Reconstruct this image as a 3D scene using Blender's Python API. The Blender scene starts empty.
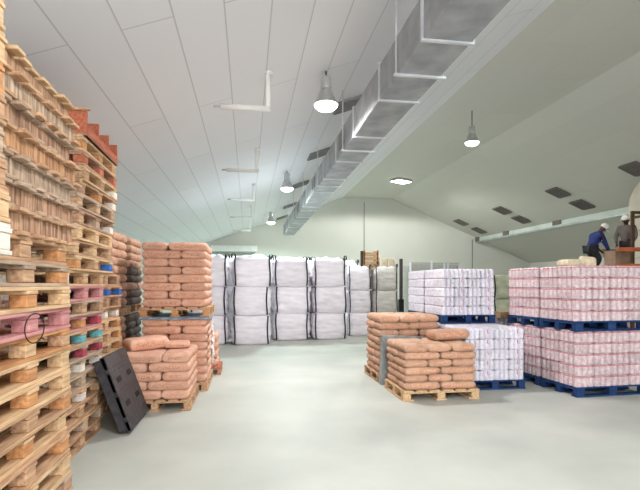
import bpy, bmesh, math, random
from mathutils import Vector, Matrix, noise
random.seed(7)
S = bpy.context.scene
COL = S.collection
PI = math.pi

# ---------------------------------------------------------------- camera
YAW = math.radians(8.53)
CAM_H = 1.6
F = 480.0
cam = bpy.data.cameras.new('camera')
cam.sensor_fit = 'HORIZONTAL'
cam.sensor_width = 36
cam.lens = 27.0
cam.shift_y = 40 / 640
cam.clip_end = 200
co = bpy.data.objects.new('camera', cam)
co.location = (0, 0, CAM_H)
co.rotation_euler = (PI / 2, 0, -YAW)
COL.objects.link(co)
S.camera = co
SA, CA = math.sin(YAW), math.cos(YAW)

def P(px, d, py=None, z=None):
    """world point seen at picture column px at depth d"""
    r = (px - 320) / F * d
    if z is None:
        z = CAM_H + (285 - py) / F * d if py is not None else 0.0
    return Vector((r * CA + d * SA, -r * SA + d * CA, z))

# ---------------------------------------------------------------- world, light, exposure
S.view_settings.view_transform = 'Standard'
S.view_settings.look = 'None'
S.view_settings.gamma = 1
S.view_settings.use_curve_mapping = False
S.view_settings.exposure = 0.25
w = bpy.data.worlds.new('overcast_sky')
S.world = w
w.use_nodes = True
w.node_tree.nodes['Background'].inputs[0].default_value = (0.96, 0.98, 1.0, 1)
w.node_tree.nodes['Background'].inputs[1].default_value = 4.6

# ---------------------------------------------------------------- materials
def lin(c):
    return tuple(((v / 255) / 12.92 if v / 255 <= .04045 else ((v / 255 + .055) / 1.055) ** 2.4) for v in c) + (1,)

def mat(name, c1, c2=None, scale=8, rough=.8, metal=0, stretch=(1, 1, 1), detail=4, bump=0, spec=.3, coords='Object', lo=.35, hi=.65):
    m = bpy.data.materials.new(name)
    m.use_nodes = True
    nt = m.node_tree
    b = nt.nodes['Principled BSDF']
    b.inputs['Roughness'].default_value = rough
    b.inputs['Metallic'].default_value = metal
    b.inputs['Specular IOR Level'].default_value = spec
    if c2 is None:
        c2 = tuple(int(v * .9) for v in c1)
    tc = nt.nodes.new('ShaderNodeTexCoord')
    mp = nt.nodes.new('ShaderNodeMapping')
    mp.inputs['Scale'].default_value = stretch
    # every object gets its own piece of the pattern
    oi = nt.nodes.new('ShaderNodeObjectInfo')
    mul = nt.nodes.new('ShaderNodeMath'); mul.operation = 'MULTIPLY'; mul.inputs[1].default_value = 37
    nt.links.new(oi.outputs['Random'], mul.inputs[0])
    nt.links.new(mul.outputs[0], mp.inputs['Location'])
    nz = nt.nodes.new('ShaderNodeTexNoise')
    nz.inputs['Scale'].default_value = scale
    nz.inputs['Detail'].default_value = detail
    rp = nt.nodes.new('ShaderNodeValToRGB')
    rp.color_ramp.elements[0].position = lo
    rp.color_ramp.elements[1].position = hi
    rp.color_ramp.elements[0].color = lin(c1)
    rp.color_ramp.elements[1].color = lin(c2)
    nt.links.new(tc.outputs[coords], mp.inputs['Vector'])
    nt.links.new(mp.outputs[0], nz.inputs['Vector'])
    nt.links.new(nz.outputs[0], rp.inputs[0])
    # slight brightness difference between one object and the next
    hs = nt.nodes.new('ShaderNodeHueSaturation')
    mr = nt.nodes.new('ShaderNodeMapRange')
    mr.inputs[3].default_value = .9
    mr.inputs[4].default_value = 1.08
    nt.links.new(oi.outputs['Random'], mr.inputs[0])
    nt.links.new(mr.outputs[0], hs.inputs['Value'])
    nt.links.new(rp.outputs[0], hs.inputs['Color'])
    nt.links.new(hs.outputs[0], b.inputs['Base Color'])
    if bump:
        bp = nt.nodes.new('ShaderNodeBump')
        bp.inputs['Strength'].default_value = bump
        bp.inputs['Distance'].default_value = .01
        nt.links.new(nz.outputs[0], bp.inputs['Height'])
        nt.links.new(bp.outputs[0], b.inputs['Normal'])
    return m

def emit(name, c, s):
    m = bpy.data.materials.new(name)
    m.use_nodes = True
    b = m.node_tree.nodes['Principled BSDF']
    b.inputs['Base Color'].default_value = lin(c)
    b.inputs['Emission Color'].default_value = lin(c)
    b.inputs['Emission Strength'].default_value = s
    return m

def panel_mat(name, c, seam, cw=2.6, ch=.52, mortar=.012, ox=0, rough=.6):
    """sheet ceiling: strips along the hall with staggered cross joints"""
    m = bpy.data.materials.new(name)
    m.use_nodes = True
    nt = m.node_tree
    b = nt.nodes['Principled BSDF']
    b.inputs['Roughness'].default_value = rough
    b.inputs['Specular IOR Level'].default_value = .25
    tc = nt.nodes.new('ShaderNodeTexCoord')
    sp = nt.nodes.new('ShaderNodeSeparateXYZ')
    cb = nt.nodes.new('ShaderNodeCombineXYZ')
    ad = nt.nodes.new('ShaderNodeMath'); ad.operation = 'ADD'; ad.inputs[1].default_value = ox
    br = nt.nodes.new('ShaderNodeTexBrick')
    nt.links.new(tc.outputs['Object'], sp.inputs[0])
    nt.links.new(sp.outputs['Y'], cb.inputs['X'])
    nt.links.new(sp.outputs['X'], ad.inputs[0])
    nt.links.new(ad.outputs[0], cb.inputs['Y'])
    nt.links.new(cb.outputs[0], br.inputs['Vector'])
    br.inputs['Scale'].default_value = 1
    br.inputs['Brick Width'].default_value = cw
    br.inputs['Row Height'].default_value = ch
    br.inputs['Mortar Size'].default_value = mortar
    br.inputs['Mortar Smooth'].default_value = .2
    br.inputs['Color1'].default_value = lin(c)
    br.inputs['Color2'].default_value = lin(tuple(int(v * .985) for v in c))
    br.inputs['Mortar'].default_value = lin(seam)
    nt.links.new(br.outputs['Color'], b.inputs['Base Color'])
    return m

M = {}
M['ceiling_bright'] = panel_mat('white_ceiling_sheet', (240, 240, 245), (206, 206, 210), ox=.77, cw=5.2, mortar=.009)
M['ceiling_less_lit'] = panel_mat('less_lit_ceiling_sheet', (214, 212, 205), (207, 205, 198), ox=.3, ch=1.04)  # same ceiling sheet, its lower light put into a greyer colour
M['wall'] = mat('cream_wall_panel', (226, 227, 220), (220, 221, 213), scale=.5, rough=.7)
M['floor'] = mat('worn_concrete', (190, 192, 184), (168, 172, 165), scale=.9, rough=.55, detail=8, spec=.35, lo=.3, hi=.7)
M['sack'] = mat('kraft_paper', (218, 173, 150), (200, 152, 128), scale=7, rough=.75, detail=5, bump=.25)
M['sack_tan'] = mat('tan_kraft_paper', (200, 162, 136), (178, 138, 112), scale=7, rough=.75, detail=5, bump=.25)
M['sack_dark'] = mat('dark_brown_paper', (108, 88, 78), (78, 64, 58), scale=7, rough=.75, bump=.25)
M['print'] = mat('faded_red_print', (188, 130, 106), (212, 164, 136), scale=60, rough=.8, lo=.4, hi=.55)
M['cream_sack'] = mat('cream_woven_sack', (222, 208, 180), (200, 184, 156), scale=9, bump=.2)
M['bulk'] = mat('white_woven_polypropylene', (238, 232, 238), (224, 217, 225), scale=3, rough=.65, stretch=(1, 1, 4), bump=.5)
M['bulk_grey'] = mat('greyish_woven_polypropylene', (222, 218, 214), (200, 196, 190), scale=3, rough=.65, stretch=(1, 1, 4), bump=.2)
M['bulk_olive'] = mat('olive_grey_woven_sack', (186, 188, 164), (160, 164, 140), scale=4, rough=.7, bump=.2)
M['strap'] = mat('black_webbing', (58, 60, 70), (40, 42, 50), scale=20)
def wood(name, c1, c2, st=(14, 1.2, 14)):
    return mat(name, c1, c2, scale=3, stretch=st, detail=7, rough=.85, bump=.3, lo=.34, hi=.66)
for k_, a_, b_ in (('s_grey', (202, 178, 152), (142, 118, 98)), ('s_brown', (190, 152, 122), (128, 96, 76)), ('s_orange', (204, 158, 116), (152, 110, 80)), ('s_tan', (206, 168, 132), (152, 118, 92))):
    M[k_] = mat(k_.replace('s_', 'rough_sawn_') + '_wood', a_, b_, scale=4, stretch=(1, 9, 1.1), detail=8, rough=.9, bump=.5, lo=.36, hi=.62)
M['w_yellow'] = wood('pale_yellow_pine', (222, 190, 150), (186, 150, 112))
M['w_tan'] = wood('tan_pine', (204, 166, 130), (160, 124, 96))
M['w_grey'] = wood('weathered_grey_wood', (196, 172, 148), (156, 132, 112))
M['w_brown'] = wood('weathered_brown_wood', (188, 150, 120), (146, 112, 90))
M['w_orange'] = wood('orange_pine', (208, 154, 104), (174, 120, 78))
M['w_red'] = wood('red_orange_stained_wood', (202, 122, 92), (166, 90, 66))
M['w_white'] = wood('whitewashed_wood', (236, 230, 220), (214, 202, 188))
M['p_pink'] = wood('pink_painted_wood', (204, 148, 146), (180, 120, 118))
M['p_teal'] = wood('teal_painted_wood', (70, 146, 160), (120, 176, 180))
M['p_crimson'] = wood('crimson_painted_wood', (176, 74, 88), (140, 56, 70))
M['p_purple'] = wood('purple_painted_wood', (140, 110, 176), (110, 84, 140))
M['p_blue'] = wood('blue_painted_wood', (44, 92, 170), (70, 116, 186))
M['blue_pallet'] = wood('blue_painted_pallet_wood', (32, 64, 112), (24, 48, 88))
M['black_plastic'] = mat('black_recycled_plastic', (72, 70, 74), (52, 50, 54), scale=12, rough=.5)
M['grey_plastic'] = mat('grey_plastic', (156, 160, 158), (130, 134, 134), scale=10, rough=.5)
M['grey_sheet'] = mat('blue_grey_plastic_sheet', (150, 166, 182), (110, 124, 140), scale=10, rough=.35)
M['film'] = mat('crumpled_white_film', (240, 236, 232), (216, 208, 202), scale=14, rough=.35, bump=.4)
M['galv'] = mat('galvanised_sheet', (184, 187, 190), (152, 156, 161), scale=3, rough=.45, metal=.3, detail=6)
M['galv_flange'] = mat('bright_galvanised_flange', (226, 228, 230), (206, 208, 212), scale=4, rough=.4, metal=.3)
M['duct_pale'] = mat('pale_green_white_duct', (206, 216, 208), (194, 204, 197), scale=2, rough=.5)
M['white_paint'] = mat('white_painted_metal', (244, 243, 240), (236, 235, 232), scale=3, rough=.4)
M['vent'] = mat('dark_grey_vent', (128, 122, 118), (112, 106, 104), scale=12, rough=.7)
M['vent_left'] = mat('grey_vent', (150, 148, 148), (136, 134, 134), scale=12, rough=.7)
M['dark_metal'] = mat('dark_metal', (60, 58, 56), (48, 46, 44), scale=8, rough=.5)
M['lamp_metal'] = mat('lamp_aluminium', (206, 206, 206), (186, 186, 186), scale=8, rough=.35, metal=.5)
M['lamp_white'] = emit('lamp_lens_warm', (255, 250, 240), 7)
M['lamp_green'] = emit('lamp_lens_cool', (236, 255, 246), 7)
M['pink_pack'] = mat('pink_white_bottle_wrap', (214, 199, 201), (190, 164, 168), scale=22, rough=.35, detail=3, spec=.5)
M['red_band'] = mat('red_label_band', (190, 88, 100), (206, 132, 140), scale=30, rough=.4)
M['white_pack'] = mat('white_bottle_wrap', (224, 220, 227), (202, 200, 212), scale=24, rough=.35, detail=3, spec=.5)
M['red_mark'] = mat('red_print', (206, 92, 112), (216, 120, 136), scale=30, rough=.4)
M['blue_mark'] = mat('grey_blue_print', (186, 188, 208), (204, 204, 220), scale=30, rough=.4)
M['card'] = mat('cardboard', (166, 138, 116), (148, 120, 100), scale=6)
M['cream'] = mat('cream_paint', (208, 200, 184), (198, 190, 174), scale=2, rough=.6)
M['brown_paint'] = mat('brown_paint', (92, 68, 52), (78, 58, 44), scale=5)
M['orange_paint'] = mat('orange_rack_paint', (214, 120, 80), (196, 104, 66), scale=5, rough=.5)
M['mesh_grey'] = mat('grey_cage_mesh', (176, 178, 168), (150, 152, 144), scale=14, stretch=(6, 6, 1))
M['skin'] = mat('dark_skin', (86, 60, 48), (74, 50, 40), scale=6, rough=.55)
M['navy'] = mat('blue_work_jacket_cloth', (44, 58, 120), (34, 46, 98), scale=10, rough=.85, bump=.2)
M['dark_cloth'] = mat('dark_trouser_cloth', (56, 54, 56), (44, 42, 46), scale=10, rough=.9)
M['grey_cloth'] = mat('grey_brown_overall_cloth', (122, 112, 106), (104, 96, 92), scale=10, rough=.9)
M['cap'] = mat('white_cap_cloth', (240, 238, 228), (226, 222, 212), scale=10)
M['black'] = mat('black_rubber', (24, 24, 26), (34, 34, 36), scale=10)
M['eye'] = mat('eye_white', (226, 222, 214), (216, 212, 204), scale=10, rough=.3)

# ---------------------------------------------------------------- mesh helpers
class MB:
    def __init__(self):
        self.v, self.f, self.mi, self.sm = [], [], [], []
    def add(self, vs, fs, mi=0, smooth=False, mx=None):
        o = len(self.v)
        self.v += [tuple(mx @ Vector(p)) if mx else tuple(p) for p in vs]
        for f in fs:
            self.f.append(tuple(i + o for i in f)); self.mi.append(mi); self.sm.append(smooth)
        return self
    def box(self, x0, x1, y0, y1, z0, z1, mi=0, ch=0.0, mx=None):
        """box with chamfered edges"""
        if ch <= 0:
            vs = [(x, y, z) for z in (z0, z1) for y in (y0, y1) for x in (x0, x1)]
            fs = [(0, 2, 3, 1), (4, 5, 7, 6), (0, 1, 5, 4), (2, 6, 7, 3), (0, 4, 6, 2), (1, 3, 7, 5)]
            return self.add(vs, fs, mi, False, mx)
        bm = bmesh.new()
        bmesh.ops.create_cube(bm, size=1)
        for v in bm.verts:
            v.co = Vector(((x0 + x1) / 2 + v.co.x * (x1 - x0), (y0 + y1) / 2 + v.co.y * (y1 - y0), (z0 + z1) / 2 + v.co.z * (z1 - z0)))
        bmesh.ops.bevel(bm, geom=bm.edges[:], offset=ch, segments=1, affect='EDGES')
        bm.verts.index_update()
        self.add([v.co.copy() for v in bm.verts], [[v.index for v in f.verts] for f in bm.faces], mi, False, mx)
        bm.free()
        return self
    def tube(self, pts, r, n=8, mi=0, caps=True):
        pts = [Vector(p) for p in pts]
        rs = r if isinstance(r, (list, tuple)) else [r] * len(pts)
        vs, fs = [], []
        up = None
        for i, p in enumerate(pts):
            t = (pts[min(i + 1, len(pts) - 1)] - pts[max(i - 1, 0)]).normalized()
            if up is None:
                up = Vector((0, 0, 1)) if abs(t.z) < .9 else Vector((1, 0, 0))
            u = (up - t * up.dot(t)).normalized(); up = u
            q = t.cross(u)
            for k in range(n):
                a = 2 * PI * k / n
                vs.append(p + (u * math.cos(a) + q * math.sin(a)) * rs[i])
        for i in range(len(pts) - 1):
            for k in range(n):
                a, b = i * n + k, i * n + (k + 1) % n
                fs.append((a, b, b + n, a + n))
        if caps:
            fs.append(tuple(range(n))[::-1]); fs.append(tuple(range((len(pts) - 1) * n, len(pts) * n)))
        return self.add(vs, fs, mi, True)
    def lathe(self, prof, n=20, mi=0, mx=None):
        vs, fs = [], []
        for r, z in prof:
            for k in range(n):
                a = 2 * PI * k / n
                vs.append((r * math.cos(a), r * math.sin(a), z))
        for i in range(len(prof) - 1):
            for k in range(n):
                a, b = i * n + k, i * n + (k + 1) % n
                fs.append((a, b, b + n, a + n))
        return self.add(vs, fs, mi, True, mx)
    def mesh(self, name, mats):
        me = bpy.data.meshes.new(name)
        me.from_pydata(self.v, [], self.f)
        for m in (mats if isinstance(mats, (list, tuple)) else [mats]):
            me.materials.append(m)
        me.polygons.foreach_set('material_index', self.mi)
        me.polygons.foreach_set('use_smooth', self.sm)
        bm = bmesh.new(); bm.from_mesh(me)
        bmesh.ops.recalc_face_normals(bm, faces=bm.faces[:])
        bm.to_mesh(me); bm.free()
        me.update()
        return me
    def build(self, name, mats, parent=None, loc=(0, 0, 0), rot=(0, 0, 0)):
        return link(name, self.mesh(name, mats), parent, loc, rot)

def link(name, me, parent=None, loc=(0, 0, 0), rot=(0, 0, 0), scale=None):
    o = bpy.data.objects.new(name, me)
    COL.objects.link(o)
    o.location = loc; o.rotation_euler = rot
    if scale: o.scale = scale
    if parent: o.parent = parent
    return o

def tag(o, label, cat, group=None, kind=None):
    o['label'] = label; o['category'] = cat
    if group: o['group'] = group
    if kind: o['kind'] = kind
    return o

def thing(name, label, cat, loc=(0, 0, 0), rz=0, group=None):
    o = bpy.data.objects.new(name, None)
    o.empty_display_size = .1
    COL.objects.link(o)
    o.location = loc; o.rotation_euler = (0, 0, rz)
    return tag(o, label, cat, group)

def struct(o):
    o['kind'] = 'structure'
    return o

ORD = ['first', 'second', 'third', 'fourth', 'fifth', 'sixth', 'seventh', 'eighth', 'ninth', 'tenth', 'eleventh', 'twelfth', 'thirteenth',
       'fourteenth', 'fifteenth', 'sixteenth', 'seventeenth', 'eighteenth', 'nineteenth', 'twentieth', 'twenty-first', 'twenty-second']

# ---------------------------------------------------------------- the hall
YW = 27.0            # end wall
Y0 = -5.0            # unseen front behind the camera, left open to let sky light in
XL, XR = -5.2, 17.0
def on_wall(px, py):
    k = (px - 320) / F
    d = YW / (CA - k * SA)
    return P(px, d, py)
c1, c2, c3, c4 = on_wall(210, 243), on_wall(342, 198.5), on_wall(392, 198.5), on_wall(534, 264)
SL = (c2.z - c1.z) / (c2.x - c1.x)
SR = (c4.z - c3.z) / (c4.x - c3.x)
RZ = (c2.z + c3.z) / 2
def ceil_z(x):
    if x < c2.x: return RZ + SL * (x - c2.x)
    if x > c3.x: return RZ + SR * (x - c3.x)
    return RZ
def on_ceiling(px, py, side):
    k = (px - 320) / F; m = (285 - py) / F
    kx = k * CA + SA
    x0, s = (c2.x, SL) if side == 'left' else (c3.x, SR)
    d = (RZ - s * x0 - CAM_H) / (m - s * kx)
    return P(px, d, py), d

MB().box(XL, XR, Y0 - 4, YW + .2, -.2, 0).build('floor', M['floor'])['kind'] = 'structure'
def slab(name, xa, xb, m):
    mb = MB()
    za, zb = ceil_z(xa), ceil_z(xb)
    vs = [(xa, Y0, za), (xb, Y0, zb), (xb, YW + .2, zb), (xa, YW + .2, za)]
    vs += [(x, y, z + .12) for x, y, z in vs]
    mb.add(vs, [(0, 1, 2, 3), (7, 6, 5, 4), (0, 4, 5, 1), (1, 5, 6, 2), (2, 6, 7, 3), (3, 7, 4, 0)])
    return struct(mb.build(name, m))
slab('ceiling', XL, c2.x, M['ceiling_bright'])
slab('ceiling', c2.x, c3.x, M['ceiling_less_lit'])
slab('ceiling', c3.x, XR, M['ceiling_less_lit'])
mb = MB()
prof = [(XL, 0), (XR, 0), (XR, ceil_z(XR)), (c3.x, RZ), (c2.x, RZ), (XL, ceil_z(XL))]
n = len(prof)
mb.add([(x, YW, z) for x, z in prof] + [(x, YW + .2, z) for x, z in prof],
       [tuple(range(n)), tuple(range(2 * n - 1, n - 1, -1))] + [(i, (i + 1) % n, (i + 1) % n + n, i + n) for i in range(n)])
struct(mb.build('wall_back', M['wall']))
struct(MB().box(XL - .2, XL, Y0, YW, 0, ceil_z(XL)).build('wall_left', M['wall']))
struct(MB().box(XR, XR + .2, Y0, YW, 0, ceil_z(XR)).build('wall_right', M['wall']))
# unseen front wall added to darken the right; open left of it for daylight
mb = MB()
pf = [(7.5, 0), (XR, 0), (XR, ceil_z(XR)), (c3.x, RZ), (7.5, RZ)]
n = len(pf)
mb.add([(x, Y0, z) for x, z in pf] + [(x, Y0 + .15, z) for x, z in pf],
       [tuple(range(n)), tuple(range(2 * n - 1, n - 1, -1))] + [(i, (i + 1) % n, (i + 1) % n + n, i + n) for i in range(n)])
struct(mb.build('wall_front_added', M['wall']))

# vertical conduits on the end wall
for px, top, what in ((364, 199, 'thin dark conduit rising up the end wall below the ridge'),
                      (472, 236, 'thin grey conduit on the end wall beside the end of the pale duct')):
    b = on_wall(px, top)
    o = MB().tube([(b.x, YW - .05, 0.02), (b.x, YW - .03, b.z - .2)], .018).build('wall_conduit', M['vent_left'])
    tag(o, what, 'pipe', 'conduits on the end wall')

# ---------------------------------------------------------------- main galvanised duct
DZ, DX0, DX1, DY0, DY1, DH = 4.2, 1.83, 2.38, 1.5, 25.0, .5
duct = thing('air_duct', 'big square galvanised metal air duct hanging below the ceiling', 'duct', (0, 0, 0))
mb = MB()
nseg = 14
for i in range(nseg):
    a = DY0 + (DY1 - DY0) * i / nseg; b = DY0 + (DY1 - DY0) * (i + 1) / nseg
    mb.box(DX0, DX1, a + .01, b - .01, DZ, DZ + DH, 0, .012)
mb.build('duct_body', M['galv'], duct)
for i in range(nseg + 1):
    a = DY0 + (DY1 - DY0) * i / nseg
    fm = MB()
    fm.box(DX0 - .022, DX1 + .022, a - .02, a + .02, DZ - .022, DZ + .0)
    fm.box(DX0 - .022, DX1 + .022, a - .02, a + .02, DZ + DH, DZ + DH + .022)
    fm.box(DX0 - .022, DX0, a - .02, a + .02, DZ, DZ + DH)
    fm.box(DX1, DX1 + .022, a - .02, a + .02, DZ, DZ + DH)
    fm.build('flange', M['galv_flange'], duct)
for i in range(0, nseg, 2):
    y = DY0 + (DY1 - DY0) * (i + .5) / nseg
    hm = MB()
    for x in (DX0 - .03, DX1 + .03):
        hm.tube([(x, y, DZ - .02), (x, y, ceil_z(x) + .02)], .012, 6)
    hm.box(DX0 - .06, DX1 + .06, y - .02, y + .02, DZ - .03, DZ - .002)
    hm.build('hanger', M['galv_flange'], duct)
for y in (9.3, 13.4, 17.6):
    gm = MB().box(DX0 - .02, DX0, y - .25, y + .25, DZ + .12, DZ + .4)
    for k in range(6):
        gm.box(DX0 - .022, DX0 - .02, y - .23, y + .23, DZ + .14 + k * .045, DZ + .155 + k * .045)
    gm.build('grille', M['vent_left'], duct)

# pale duct under the right slope
e = on_wall(475.5, 242)
px0 = e.x; pz = e.z
pd = thing('air_duct', 'pale boxed duct running under the sloping ceiling above the workers', 'duct')
pd.name = 'boxed_duct'
PB = pz + .5
mb = MB()
for i in range(12):
    a = 3.0 + (YW - .1 - 3.0) * i / 12; b = 3.0 + (YW - .1 - 3.0) * (i + 1) / 12
    vs = [(x, y, z) for y in (a + .008, b - .008) for x, z in ((px0, pz), (px0 + .7, pz - .0), (px0 + .7, max(pz + .05, ceil_z(px0 + .7) - .02)), (px0, ceil_z(px0) - .02))]
    mb.add(vs, [(0, 1, 2, 3), (7, 6, 5, 4), (0, 4, 5, 1), (1, 5, 6, 2), (2, 6, 7, 3), (3, 7, 4, 0)])
mb.build('duct_body', M['duct_pale'], pd)
MB().box(px0 - .03, px0 + .0, 3.0, YW - .1, pz - .04, pz + .03).build('edge_angle', M['galv'], pd)
for px, py in ((477, 239), (506, 232), (557, 221)):
    k = (px - 320) / F
    d = px0 / (k * CA + SA)
    q = P(px, d, py)
    gm = MB().box(px0 - .025, px0, q.y - .3, q.y + .3, q.z - .17, q.z + .17)
    for j in range(5):
        gm.box(px0 - .04, px0 - .025, q.y - .28, q.y + .28, q.z - .14 + j * .065, q.z - .12 + j * .065)
    gm.build('grille', M['vent'], pd)

# ---------------------------------------------------------------- ceiling vents
def vent(px, py, side, size, label, m):
    q, d = on_ceiling(px, py, side)
    s = SL if side == 'left' else SR
    o = thing('ceiling_vent', label, 'vent', (q.x, q.y, q.z - .02), 0, 'square vents in the ceiling')
    o.rotation_euler = (0, -math.atan(s), 0)
    h = size / 2
    MB().box(-h, h, -h, h, -.012, .018).build('backing', m, o)
    fm = MB()
    for a in (-1, 1):
        fm.box(-h, h, a * h - .03, a * h + .03, -.035, -.012)
        fm.box(a * h - .03, a * h + .03, -h + .03, h - .03, -.035, -.012)
    fm.build('frame', m, o)
    sm = MB()
    for k in range(7):
        y = -h + size * (k + 1) / 8
        sm.box(-h + .03, h - .03, y - .02, y + .02, -.03, -.012)
    sm.build('louvre', m, o)
for px, py, lab in ((636, 168, 'dark square ceiling vent at the picture edge above the brown frame'),
                    (558, 192, 'dark square ceiling vent above the blue-jacketed worker, upper row'),
                    (582, 204, 'dark square ceiling vent nearest above the blue-jacketed worker, lower row'),
                    (502, 210, 'dark square ceiling vent, third from the picture edge in the upper row'),
                    (521, 219, 'dark square ceiling vent just above the pale duct, middle of the lower row'),
                    (461, 222, 'dark square ceiling vent farthest back near the end wall, upper row'),
                    (479, 230, 'dark square ceiling vent above the far end of the pale duct, lower row')):
    vent(px, py, 'right', .66, lab, M['vent'])
for px, py, lab in ((350, 103, 'grey square ceiling vent just beside the brightest near lamp'),
                    (319, 153, 'grey square ceiling vent between the near lamp and the second lamp'),
                    (300, 184, 'grey square ceiling vent beside the second hanging lamp'),
                    (290, 205, 'grey square ceiling vent between the second and third hanging lamps'),
                    (282, 217, 'grey square ceiling vent beside the farthest hanging lamp')):
    vent(px, py, 'left', .62, lab, M['vent_left'])

# ---------------------------------------------------------------- white L pipes on the left ceiling
mk = ['nearest camera, its drop reaching out of the top', 'second from the camera', 'third from the camera', 'fourth from the camera', 'farthest from the camera']
for i, (px, py) in enumerate(((268, 109), (257, 171), (253.5, 200), (251, 217.5), (250, 230.5))):
    hc = 4.25
    d = (hc - CAM_H) * F / (285 - py)
    q = P(px, d, py)
    o = thing('hanging_pipe', 'white L-shaped pipe hanging from the ceiling, ' + mk[i], 'pipe', (q.x, q.y, hc), 0, 'white L-shaped pipes under the ceiling')
    MB().tube([(0, 0, -.03), (0, 0, ceil_z(q.x) - hc)], .04, 10).build('drop', M['white_paint'], o)
    MB().tube([(.04, 0, 0), (-.7, 0, 0)], .045, 10).build('arm', M['white_paint'], o)
    MB().tube([(-.7, 0, 0), (-.8, 0, 0)], .018, 8).build('nozzle', M['galv'], o)
    MB().lathe([(0, .0), (.09, .0), (.09, -.02), (0, -.02)], 14).build('ceiling_plate', M['white_paint'], o, (0, 0, ceil_z(q.x) - hc))

# ---------------------------------------------------------------- lamps
def bay_lamp(px, py, h, label, lm, power, col, r=.2):
    d = (h - CAM_H) * F / (285 - py)
    q = P(px, d, py)
    bay_lamp_at(q.x, q.y, h, label, lm, power, col, r)
def bay_lamp_at(x, y, h, label, lm, power, col, r=.2):
    o = thing('high_bay_lamp', label, 'lamp', (x, y, h), 0, 'hanging high bay lamps')
    top = ceil_z(x) - h
    MB().lathe([(.05, .26), (.09, .24), (.13, .14), (r, .0), (r + .015, -.01), (r + .01, -.02), (r - .02, -.01)], 24).build('reflector', M['lamp_metal'], o)
    MB().lathe([(r - .005, -.01), (r * .93, -.05), (r * .7, -.09), (r * .35, -.115), (.001, -.12)], 24).build('lens', lm, o)
    MB().lathe([(.001, .24), (.085, .24), (.09, .26), (.09, .42), (.07, .45), (.001, .45)], 16).build('ballast', M['lamp_metal'], o)
    MB().tube([(0, 0, .44), (0, 0, top)], .014, 8).build('hanging_rod', M['dark_metal'], o)
    L = bpy.data.lights.new('lamp_light', 'SPOT')
    L.energy = power; L.color = col; L.shadow_soft_size = .18; L.spot_size = math.radians(172); L.spot_blend = .5
    lo = bpy.data.objects.new('lamp_light', L)
    COL.objects.link(lo); lo.parent = o; lo.location = (0, 0, -.32)
bay_lamp(326, 104, 4.6, 'round lit hanging lamp nearest the camera on the bright slope', M['lamp_white'], 450, (1, .97, .97))
bay_lamp(287, 188, 4.6, 'round lit hanging lamp, second along the duct', M['lamp_green'], 620, (.84, 1, .95))
bay_lamp(271, 222, 4.6, 'round lit hanging lamp farthest back, near the end wall', M['lamp_green'], 760, (.78, 1, .93))
bay_lamp(472, 142, 5.7, 'round lit hanging lamp alone on the duller slope', M['lamp_white'], 340, (1, 1, .95))
qn = P(326, (4.6 - CAM_H) * F / 181)
near_d = qn.y - 6.9  # unseen lamp added overhead to lift the near ceiling and floor
bay_lamp_at(qn.x, near_d, 4.6, 'added round hanging lamp overhead, unseen, brightening the near floor and ceiling', M['lamp_white'], 380, (1, .97, .97))
# flat lamp under the ridge
d = (RZ - .12 - CAM_H) * F / (285 - 182)
q = P(401, d, 182)
o = thing('ceiling_light', 'flat oblong lit ceiling light under the ridge', 'lamp', (q.x, q.y, RZ), .5)
MB().box(-.45, .45, -.3, .3, -.1, .0, 0, .02).build('housing', M['lamp_metal'], o)
MB().box(-.42, .42, -.27, .27, -.13, -.1, 0, .01).build('diffuser', M['lamp_white'], o)
L = bpy.data.lights.new('lamp_light', 'SPOT'); L.spot_size = math.radians(172); L.energy = 650; L.color = (1, 1, .95); L.shadow_soft_size = .2
lo = bpy.data.objects.new('lamp_light', L); COL.objects.link(lo); lo.parent = o; lo.location = (0, 0, -.4)

# white unit on the end wall
a, b = on_wall(211, 246.5), on_wall(257, 252)
o = thing('air_unit', 'long white unit on the end wall above the bulk bags', 'air unit', ((a.x + b.x) / 2, YW, 0))
wd = (b.x - a.x) / 2
MB().box(-wd, wd, -.55, -.02, b.z - .02, a.z + .04, 0, .03).build('casing', M['white_paint'], o)
MB().box(-wd + .1, wd - .1, -.5, -.1, b.z - .1, b.z - .02).build('tray', M['grey_plastic'], o)

# ---------------------------------------------------------------- pallets
def pal_meshes():
    """block pallet: long side (1.2) along local y, width 1.0 along x, origin at centre of base"""
    r = {}
    t = MB()
    for k in range(6):
        x = -.5 + .072 + k * (1.0 - .144) / 5
        t.box(x - .068, x + .068, -.6 + random.uniform(-.008, .008), .6 + random.uniform(-.008, .008), .122, .144, 0, .003)
    for y in (-.53, 0, .53):
        t.box(-.5, .5, y - .07, y + .07, .1, .122, 0, .003)
    r['deck'] = t
    bt = MB()
    for x in (-.43, 0, .43):
        bt.box(x - .07, x + .07, -.6, .6, 0, .022, 0, .003)
    r['base'] = bt
    r['block'] = MB().box(-.05, .05, -.065, .065, .022, .1, 0, .006)
    # stringer pallet
    st = MB()
    for k in range(9):
        y = -.6 + .06 + k * (1.2 - .12) / 8
        st.box(-.54 + random.uniform(-.015, .015), .54 + random.uniform(-.02, .02), y - .05, y + .05, .122, .144, 0, .003)
    r['s_deck'] = st
    sb = MB()
    for k in range(7):
        y = -.6 + .06 + k * (1.2 - .12) / 6
        sb.box(-.54 + random.uniform(-.015, .015), .54 + random.uniform(-.02, .02), y - .05, y + .05, 0, .022, 0, .003)
    r['s_base'] = sb
    r['stringer'] = MB().box(-.025, .025, -.6, .6, .022, .122, 0, .004)
    return r
PM = pal_meshes()
_pc = {}
def pmesh(key, m):
    k = (key, m)
    if k not in _pc:
        _pc[k] = PM[key].mesh('pallet_' + key, M[m])
    return _pc[k]

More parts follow.
